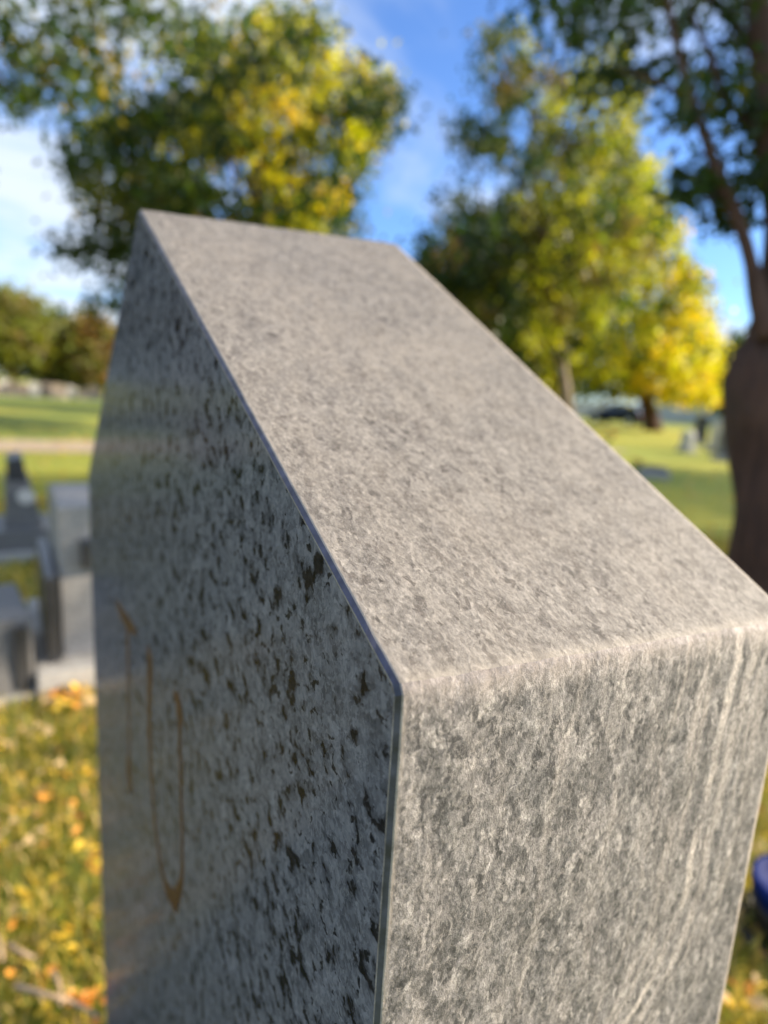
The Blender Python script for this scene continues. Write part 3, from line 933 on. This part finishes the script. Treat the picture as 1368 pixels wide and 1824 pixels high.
# small marker in front of it
def small_marker():
    p = ground(20, 1262)
    g = empty('grave_marker', (p[0], p[1], 0), rad(6))
    tag(g, 'low dark grey grave marker standing on the leafy grass', 'gravestone')
    bm = bmesh.new(); prism(bm, [(0.02, 0.03), (0.04, 0.285), (0.40, 0.30), (0.42, 0.03)], -0.075, 0.16, 0.006)
    bm_obj('tablet', bm, M_MIDG, g)
    bm = bmesh.new(); add_box(bm, 0.0, 0.46, -0.12, 0.20, 0.0, 0.035, 0.006)
    bm_obj('plinth', bm, M_CONC, g)
    bm = bmesh.new(); add_box(bm, 0.012, 0.026, -0.060, -0.02, 0.05, 0.265, 0.003)
    bm_obj('shade_strip', bm, M_DARKG, g)  # dark strip standing in for shade on the marker's side


small_marker()


def slant_stone():
    p = ground(40, 1003)
    g = empty('gravestone', (p[0], p[1], 0), rad(-90))
    tag(g, 'dark slant-faced gravestone with capped top on stepped grey plinth', 'gravestone')
    bm = bmesh.new(); add_box(bm, -0.20, 0.20, -0.05, 0.55, 0.0, 0.07, 0.006)
    bm_obj('footing', bm, M_CONC, g)
    bm = bmesh.new(); add_box(bm, -0.15, 0.16, 0.0, 0.50, 0.07, 0.19, 0.006)
    bm_obj('plinth', bm, M_MIDG, g)
    bm = bmesh.new(); prism(bm, [(-0.075, 0.19), (-0.065, 0.46), (0.06, 0.46), (0.12, 0.19)], 0.06, 0.44, 0.006)
    bm_obj('tablet', bm, M_MIDG, g)
    bm = bmesh.new(); prism(bm, [(-0.055, 0.46), (-0.05, 0.585), (0.03, 0.595), (0.052, 0.46)], 0.075, 0.425, 0.006)
    bm_obj('cap', bm, M_DARKG, g)
    bm = bmesh.new()
    bmesh.ops.create_cone(bm, cap_ends=True, segments=16, radius1=0.045, radius2=0.04, depth=0.03)
    for v in bm.verts:
        v.co = Vector((0.035 + v.co.x, 0.045 + v.co.z, 0.38 + v.co.y))
    bm_obj('round_plaque', bm, M_PALEG, g)


slant_stone()

# pale headstones in the far row on the left, and stones on the right-hand lawn


def arch_stone(px, py, w, h, t, mt_, label, group, rz=0.0, arch=True):
    p = ground(px, py)
    yaw = math.atan2(p[1] - C[1], p[0] - C[0])
    g = empty('headstone', (p[0], p[1], 0), yaw + math.pi / 2 + rz); tag(g, label, 'gravestone', group)
    prof = [(-w / 2, 0.12), (-w / 2, h * 0.8)]
    if arch:
        prof += [(w / 2 * math.cos(a), h * 0.8 + h * 0.2 * math.sin(a)) for a in [math.pi * (1 - i / 8) for i in range(1, 8)]]
    else:
        prof += [(-w / 2, h * 0.95), (0, h), (w / 2, h * 0.95)]
    prof += [(w / 2, h * 0.8), (w / 2, 0.12)]
    bm = bmesh.new(); prism(bm, prof, -t / 2, t / 2, 0.008); bm_obj('tablet', bm, mt_, g)
    bm = bmesh.new(); add_box(bm, -w * .62, w * .62, -t, t, 0, 0.125, 0.01); bm_obj('plinth', bm, M_CONC, g)


rl = random.Random(3)
for i, px in enumerate((-28, -6, 10, 26, 46, 62, 82, 104, 122, 150, 168)):
    arch_stone(px, 704.5 + px * 0.045 + rl.uniform(-.4, .4), rl.uniform(0.5, 0.85), rl.uniform(0.55, 0.85), 0.25, [M_PINKG, M_PALEG][i % 3 == 2], 'pale headstone in the far row under the autumn trees', 'pale headstones under the far trees', rl.uniform(-.3, .3), i % 2 == 0)
arch_stone(1222, 806, 0.42, 0.62, 0.16, M_PALEG, 'white arched headstone, smaller of the pale pair on sunlit lawn', None, -0.9)
arch_stone(1278, 806, 0.60, 0.90, 0.2, M_PALEG, 'large pale headstone on sunlit lawn beside the forked trunk', None, -0.9, False)
arch_stone(1244, 792, 0.42, 1.05, 0.3, M_DARKG, 'tall dark headstone between two pale headstones', None, 0.2, False)
arch_stone(1300, 822, 0.62, 0.72, 0.3, M_MIDG, 'dark grey headstone nearly hidden by the forked trunk', None, 0.2, False)
arch_stone(1163, 852, 0.36, 0.20, 0.2, M_MIDG, 'low dark grey headstone beside orange flowers', None, 0.2, False)

# ------------------------------------------------------------------ flowers
M_ORF = plain('orange_petal', (0.75, 0.22, 0.03), 0.6, 0.25, 30)
M_STEM = plain('flower_stem', (0.06, 0.12, 0.03), 0.6)


def bouquet(px, py, s, label):
    p = ground(px, py)
    g = empty('flower_bouquet', (p[0], p[1], 0)); tag(g, label, 'flowers')
    r = random.Random(int(px))
    for i in range(9):
        a = r.uniform(0, 6.28); q = r.uniform(0, 1) ** .5 * s
        top = Vector((math.cos(a) * q, math.sin(a) * q, s * r.uniform(1.0, 1.7)))
        bm = bmesh.new(); tube(bm, [(top.x * .15, top.y * .15, 0), top * .6, top], [0.012, 0.01, 0.008], 5)
        bm_obj('stem', bm, M_STEM, g)
        bm = bmesh.new()
        for k in range(8):
            th = k * math.pi / 4
            e = Vector((math.cos(th), math.sin(th), 0.35)) * s * 0.38
            w = Vector((-math.sin(th), math.cos(th), 0)) * s * 0.15
            v = [bm.verts.new(top), bm.verts.new(top + e * .6 + w), bm.verts.new(top + e), bm.verts.new(top + e * .6 - w)]
            bm.faces.new(v)
        bm_obj('bloom', bm, M_ORF, g)


bouquet(1080, 792, 0.26, 'orange flower bouquet on lawn behind the sloping stone edge')
bouquet(1134, 838, 0.13, 'small orange flower bouquet beside low dark headstone')

# ------------------------------------------------------------------ far wall and parked car
M_WALL = plain('pale_wall', (0.50, 0.52, 0.55), 0.8, 0.1, 0.6)
wa = at(1000, 735, 85); wb = at(1330, 745, 85)
dv = (wb - wa)[:2]; L = np.linalg.norm(dv)
g = empty('boundary_wall', (wa[0], wa[1], 0), math.atan2(dv[1], dv[0])); tag(g, 'long pale boundary wall at the far side of the lawn', 'wall')
nP = 9
for i in range(nP):
    bm = bmesh.new(); add_box(bm, L * i / nP + 0.15, L * (i + 1) / nP - 0.15, -0.1, 0.1, 0.0, 2.0, 0.02); bm_obj('wall_panel', bm, M_WALL, g)
for i in range(nP + 1):
    bm = bmesh.new(); add_box(bm, L * i / nP - 0.16, L * i / nP + 0.16, -0.17, 0.17, 0.0, 2.2, 0.03); bm_obj('pier', bm, M_PALEG, g)


def car():
    M_PAINT = plain('car_paint', (0.012, 0.018, 0.035), 0.25, 0.1, 2, Metallic=0.3)
    M_GLASS = plain('car_glass', (0.05, 0.07, 0.09), 0.05, 0.1, 2)
    M_TYRE = plain('tyre', (0.015, 0.015, 0.015), 0.9)
    M_RIM = plain('rim', (0.5, 0.5, 0.52), 0.3, 0.1, 2, Metallic=0.9)
    M_LAMP = plain('lamp_glass', (0.8, 0.8, 0.78), 0.1, 0.05)
    M_RED = plain('tail_lamp', (0.4, 0.02, 0.02), 0.2, 0.05)
    p = ground(1098, 756)
    yaw = math.atan2(p[1] - C[1], p[0] - C[0])
    g = empty('parked_car', (p[0], p[1], 0), yaw + rad(62)); tag(g, 'dark blue parked car before the pale wall', 'car')
    body = [(-2.2, 0.35), (-2.25, 0.62), (-2.15, 0.92), (-1.5, 1.0), (1.0, 0.98), (1.9, 0.86), (2.2, 0.68), (2.22, 0.35), (1.85, 0.30), (1.72, 0.62), (1.4, 0.74), (1.08, 0.62), (0.95, 0.28), (-0.95, 0.28), (-1.08, 0.62), (-1.4, 0.74), (-1.72, 0.62), (-1.85, 0.30)]
    bm = bmesh.new(); prism(bm, body, -0.88, 0.88, 0.05); bm_obj('body', bm, M_PAINT, g, True)
    bm = bmesh.new()
    lo = [(-2.05, .95), (1.05, .97)]; hi = [(-1.45, 1.45), (0.25, 1.47)]
    vs = []
    for (x, z), w in ((lo[0], .80), (lo[1], .80), (hi[1], .62), (hi[0], .62)):
        vs.append((bm.verts.new((x, -w, z)), bm.verts.new((x, w, z))))
    for i in range(4):
        a, b = vs[i], vs[(i + 1) % 4]
        bm.faces.new((a[0], b[0], b[1], a[1]))
    bm.faces.new([v[0] for v in vs]); bm.faces.new([v[1] for v in vs][::-1])
    bm_obj('cabin_glass', bm, M_GLASS, g)
    bm = bmesh.new(); add_box(bm, -1.5, 0.28, -0.64, 0.64, 1.44, 1.50, 0.02); bm_obj('roof', bm, M_PAINT, g)
    for s in (-1, 1):
        bm = bmesh.new(); tube(bm, [(1.05, s * .80, .97), (.27, s * .63, 1.47)], [.04, .04], 6); tube(bm, [(-.6, s * .81, .97), (-.6, s * .63, 1.47)], [.05, .05], 6); tube(bm, [(-2.05, s * .80, .96), (-1.47, s * .63, 1.46)], [.06, .06], 6)
        bm_obj('pillar', bm, M_PAINT, g)
        bm = bmesh.new(); add_box(bm, 0.85, 0.98, s * .98 - .09, s * .98 + .09, .98, 1.12, .02); bm_obj('wing_mirror', bm, M_PAINT, g)
        bm = bmesh.new(); add_box(bm, 2.08, 2.235, s * .62 - .17, s * .62 + .17, .62, .76, .02); bm_obj('headlight', bm, M_LAMP, g)
        bm = bmesh.new(); add_box(bm, -2.26, -2.12, s * .66 - .15, s * .66 + .15, .70, .88, .02); bm_obj('tail_light', bm, M_RED, g)
        for x in (-1.4, 1.4):
            bm = bmesh.new(); bmesh.ops.create_cone(bm, cap_ends=True, segments=24, radius1=.33, radius2=.33, depth=.22, matrix=Matrix.Translation((x, s * .79, .33)) @ Matrix.Rotation(math.pi / 2, 4, 'X'))
            w = bm_obj('wheel', bm, M_TYRE, g)
            bm = bmesh.new(); bmesh.ops.create_cone(bm, cap_ends=True, segments=16, radius1=.2, radius2=.2, depth=.03, matrix=Matrix.Translation((x, s * .905, .33)) @ Matrix.Rotation(math.pi / 2, 4, 'X'))
            bm_obj('rim', bm, M_RIM, w)


car()

# ------------------------------------------------------------------ blue pot with pale bloom on the shaded side
def pot():
    p = ground(1418, 1685)
    g = empty('flower_pot', (p[0], p[1], 0)); tag(g, 'blue pot with cream bloom on grass beside the rough stone end', 'pot')
    M_BLUE = plain('blue_glaze', (0.001, 0.014, 0.12), 0.6, 0.15, 12, Specular_IOR_Level=0.1)
    M_BLK = plain('black_saucer', (0.012, 0.012, 0.014), 0.5)
    M_CREAM = plain('cream_petal', (0.85, 0.74, 0.50), 0.5, 0.1)

    def lathe(bm, prof, seg=28):
        rings = [[bm.verts.new((r * math.cos(2 * math.pi * k / seg), r * math.sin(2 * math.pi * k / seg), z)) for k in range(seg)] for r, z in prof]
        for a, b in zip(rings, rings[1:]):
            for k in range(seg):
                bm.faces.new((a[k], a[(k + 1) % seg], b[(k + 1) % seg], b[k]))
        bm.faces.new(rings[0][::-1]); bm.faces.new(rings[-1])
    bm = bmesh.new(); lathe(bm, [(.085, 0), (.115, .012), (.118, .03), (.10, .03), (.09, .012)]); bm_obj('saucer', bm, M_BLK, g, True)
    bm = bmesh.new(); lathe(bm, [(.068, .013), (.082, .06), (.092, .115), (.098, .118), (.098, .135), (.088, .135), (.084, .11), (.02, .108)]); bm_obj('pot', bm, M_BLUE, g, True)
    bm = bmesh.new(); lathe(bm, [(.07, .010), (.086, .058), (.0935, .085), (.0935, .09), (.08, .088)]); bm_obj('outer_sleeve', bm, M_BLK, g, True)
    for i, (x, y, z) in enumerate(((-.055, .045, .20), (-.03, -.03, .19), (.04, .03, .21))):
        bm = bmesh.new(); tube(bm, [(x * .3, y * .3, .10), (x * .7, y * .7, z - .04), (x, y, z)], [.003, .003, .002], 6); bm_obj('stem', bm, M_STEM, g)
        bm = bmesh.new()
        for k in range(10):
            th = k * math.pi / 5
            e = Vector((math.cos(th), math.sin(th), .4)) * .026; w = Vector((-math.sin(th), math.cos(th), 0)) * .009
            t = Vector((x, y, z))
            bm.faces.new([bm.verts.new(t), bm.verts.new(t + e * .6 + w), bm.verts.new(t + e), bm.verts.new(t + e * .6 - w)])
        bm_obj('bloom', bm, M_CREAM, g)


pot()

# ------------------------------------------------------------------ grass, fallen leaves, twigs
STONES = [(-0.07, 0.71, -0.25, 0.025)]


def on_stone(x, y):
    k = np.zeros(len(x), bool)
    for x0, x1, y0, y1 in STONES:
        k |= (x > x0) & (x < x1) & (y > y0) & (y < y1)
    return k


def grass():
    rng = np.random.default_rng(9)
    parts = []
    for rmin, rmax, dens, L, wd in ((0.0, 2.6, 7000, 0.05, 0.0024), (2.6, 6.0, 1500, 0.06, 0.006)):
        n = int(dens * math.pi * (rmax ** 2 - rmin ** 2) * 0.5)
        r = np.sqrt(rng.uniform(rmin ** 2, rmax ** 2, n)); a = rng.uniform(rad(-100), rad(60), n)
        x = C[0] + r * np.cos(a); y = C[1] + r * np.sin(a)
        k = ~on_stone(x, y); x, y = x[k], y[k]
        parts.append((x, y, np.full(len(x), L), np.full(len(x), wd)))
    x = np.concatenate([p[0] for p in parts]); y = np.concatenate([p[1] for p in parts]); L = np.concatenate([p[2] for p in parts]); wd = np.concatenate([p[3] for p in parts])
    n = len(x)
    L = L * rng.uniform(0.5, 1.4, n)
    a = rng.uniform(0, 2 * np.pi, n); lean = rng.uniform(0.2, 1.1, n)
    dx, dy = np.cos(a) * lean, np.sin(a) * lean
    sx, sy = -np.sin(a), np.cos(a)
    V = np.empty((n, 5, 3))
    base = np.stack([x, y, np.zeros(n)], 1)
    side = np.stack([sx * wd, sy * wd, np.zeros(n)], 1)
    midp = base + np.stack([dx * L * .35, dy * L * .35, L * .6], 1)
    tip = base + np.stack([dx * L * .95, dy * L * .95, L * (1.0 - 0.35 * lean)], 1)
    V[:, 0] = base - side; V[:, 1] = base + side; V[:, 2] = midp + side * .8; V[:, 3] = midp - side * .8; V[:, 4] = tip
    i0 = np.arange(n) * 5
    F = np.concatenate([np.stack([i0, i0 + 1, i0 + 2], 1), np.stack([i0, i0 + 2, i0 + 3], 1), np.stack([i0 + 3, i0 + 2, i0 + 4], 1)])
    pal = pick(rng, n, [(np.array([0.15, 0.18, 0.03]), 4), (np.array([0.32, 0.30, 0.05]), 4), (np.array([0.58, 0.43, 0.07]), 3), (np.array([0.58, 0.42, 0.18]), 2.5)])
    pal = pal * rng.uniform(0.7, 1.3, (n, 1))
    me = fast_mesh('grass', V.reshape(-1, 3), F, M_GRASS, np.repeat(pal, 5, axis=0))
    o = link(bpy.data.objects.new('grass', me)); o['kind'] = 'stuff'; tag(o, 'short green and straw coloured lawn grass around the gravestones', 'grass')


grass()


def leaf_shape(kind):
    """outline of a fallen leaf in its own plane, unit length"""
    if kind == 0:
        o = [(0, 0), (.18, .16), (.42, .24), (.68, .17), (1, 0), (.68, -.15), (.42, -.22), (.18, -.15)]
    elif kind == 1:
        o = [(0, 0), (.05, .22), (-.02, .48), (.24, .34), (.42, .52), (.50, .26), (.78, .22), (1, 0), (.78, -.24), (.50, -.25), (.40, -.52), (.24, -.33), (0, -.46), (.06, -.22)]
    else:
        o = [(0, 0), (.2, .08), (.5, .11), (.8, .07), (1, 0), (.8, -.06), (.5, -.10), (.2, -.07)]
    return o


LEAFM = []
LEAFC = {'yellow': np.array([0.80, 0.55, 0.05]), 'orange': np.array([0.75, 0.33, 0.05]), 'reddish brown': np.array([0.27, 0.075, 0.025]), 'pale tan': np.array([0.66, 0.47, 0.24])}
lmesh = {}
rl = random.Random(17)
for cn, cv_ in LEAFC.items():
    for k in range(3):
        o = leaf_shape(k)
        v = [(0.42, 0, 0.06)]
        for x, y in o:
            v.append((x - 0.0, y, 0.10 + 0.32 * abs(y) ** 1.0 - 0.25 * (x - .5) ** 2 + rl.uniform(-.03, .05)))
        v = np.array(v) - np.array([0.5, 0, 0])
        n = len(o)
        F = np.array([[0, i + 1, (i + 1) % n + 1] for i in range(n)])
        cc_ = np.tile(cv_, (n + 1, 1)) * np.array([[rl.uniform(.75, 1.2)] for _ in range(n + 1)])
        lmesh[cn, k] = fast_mesh('fallen_leaf', v, F, M_LITTER, cc_)


def place_leaf(x, y, cn, k, s, z=None, r=rl):
    o = bpy.data.objects.new('fallen_leaf', lmesh[cn, k]); COL.objects.link(o)
    o.location = (x, y, z if z is not None else r.uniform(.035, .05)); o.scale = (s, s, s)
    o.rotation_euler = (r.gauss(0, .4), r.gauss(0, .4), r.uniform(0, 6.28))
    lab = {'yellow': 'yellow fallen leaf lying on the grass', 'orange': 'orange fallen leaf lying on the grass', 'reddish brown': 'reddish brown fallen leaf curled on the grass', 'pale tan': 'dry pale tan fallen leaf on the grass'}[cn]
    tag(o, lab, 'leaf', cn + ' fallen leaves on the grass')
    return o


cnt = 0
drifts = [(rl.uniform(-10, 190), 1265 + 560 * rl.random(), rl.uniform(10, 38), rl.choices(list(LEAFC), [5, 4, 1, 3])[0]) for _ in range(20)] + [(85, 1430, 30, 'reddish brown'), (80, 1450, 40, 'orange')]
while cnt < 190:
    if rl.random() < 0.7:
        dx_, dy_, sg_, cn = rl.choice(drifts)
        px = rl.gauss(dx_, sg_); py = rl.gauss(dy_, sg_ * 0.5)
        if rl.random() < 0.35:
            cn = rl.choices(list(LEAFC), [5, 4, 1, 4])[0]
    else:
        px = rl.uniform(-15, 195); py = 1255 + 590 * rl.random() ** 1.15
        cn = rl.choices(list(LEAFC), [5, 4, 1, 4])[0]
    if not (-20 < px < 200 and 1255 < py < 1850):
        continue
    p = ground(px, py, 0.03)
    if on_stone(np.array([p[0]]), np.array([p[1]]))[0]:
        continue
    place_leaf(p[0], p[1], cn, rl.choice((0, 0, 1, 2)), rl.uniform(.012, .030)); cnt += 1
for i in range(26):
    px = rl.uniform(1285, 1385); py = rl.uniform(1420, 1830)
    p = ground(px, py, 0.03)
    place_leaf(p[0], p[1], rl.choices(list(LEAFC), [3, 2, 2, 4])[0], rl.choice((0, 1, 2)), rl.uniform(.018, .034))
# heap of pale leaves against the base of the next stone
for i in range(40):
    px = rl.uniform(70, 160); py = rl.uniform(1222, 1268)
    p = ground(px, py, 0.03)
    place_leaf(p[0], p[1], rl.choices(list(LEAFC), [2, 3, 0.5, 5])[0], rl.choice((0, 1)), rl.uniform(.02, .045))


def litter():
    rng = np.random.default_rng(21)
    n = 5200
    r = np.sqrt(rng.uniform(0.3, 13.0 ** 2, n)); a = rng.uniform(rad(-125), rad(80), n)
    x = C[0] + r * np.cos(a); y = C[1] + r * np.sin(a)
    P = np.stack([x, y, np.full(n, .04)], 1)
    px, py, z = project(P)
    vis = (z > 0) & (px > -20) & (px < 1390) & (py < 1840) & (r < 2.4)
    k = ~on_stone(x, y) & ~vis
    P = P[k]; n = len(P)
    cols = pick(rng, n, [(LEAFC['yellow'], 4), (LEAFC['orange'], 3), (LEAFC['pale tan'], 4), (LEAFC['reddish brown'], 1)])
    me = crown_mesh('leaf_litter', P, np.full(n, 0.0001), cols, 1, 0.05, rng, 0.0, M_LITTER, flat=0.1)
    o = link(bpy.data.objects.new('leaf_litter', me)); o['kind'] = 'stuff'; tag(o, 'scattered autumn leaves over the lawn', 'leaves')


litter()

M_STRAW = plain('dry_straw', (0.42, 0.30, 0.19), 0.8, 0.25, 40)
for pts, w, lab in (([(30, 1757), (85, 1772), (130, 1786), (178, 1812)], 5.0, 'long pale twig lying on the grass by the plinth'),
                    ([(94, 1732), (104, 1748), (108, 1768), (108, 1790)], 4.5, 'short bent pale twig crossing the long twig'),
                    ([(14, 1682), (36, 1694), (60, 1706)], 4.5, 'short straight straw coloured twig on the grass'),
                    ([(-5, 1668), (2, 1690), (4, 1712)], 4.0, 'stubby dry twig on the grass')):
    P3 = [ground(x, y, 0.055 + 0.012 * (i % 2)) for i, (x, y) in enumerate(pts)]
    base = np.array([P3[0][0], P3[0][1], P3[0][2]])
    d = np.linalg.norm(P3[0] - C)
    p, r = smooth_path([q - base for q in P3], [w * 0.65 * d / FPX * k for k in [1, .9, .8, .55][:len(P3)]], 5)
    bm = bmesh.new(); tube(bm, p, r, 7, 0.2)
    o = bm_obj('dry_twig', bm, M_STRAW, None, True); o.location = base; tag(o, lab, 'twig')
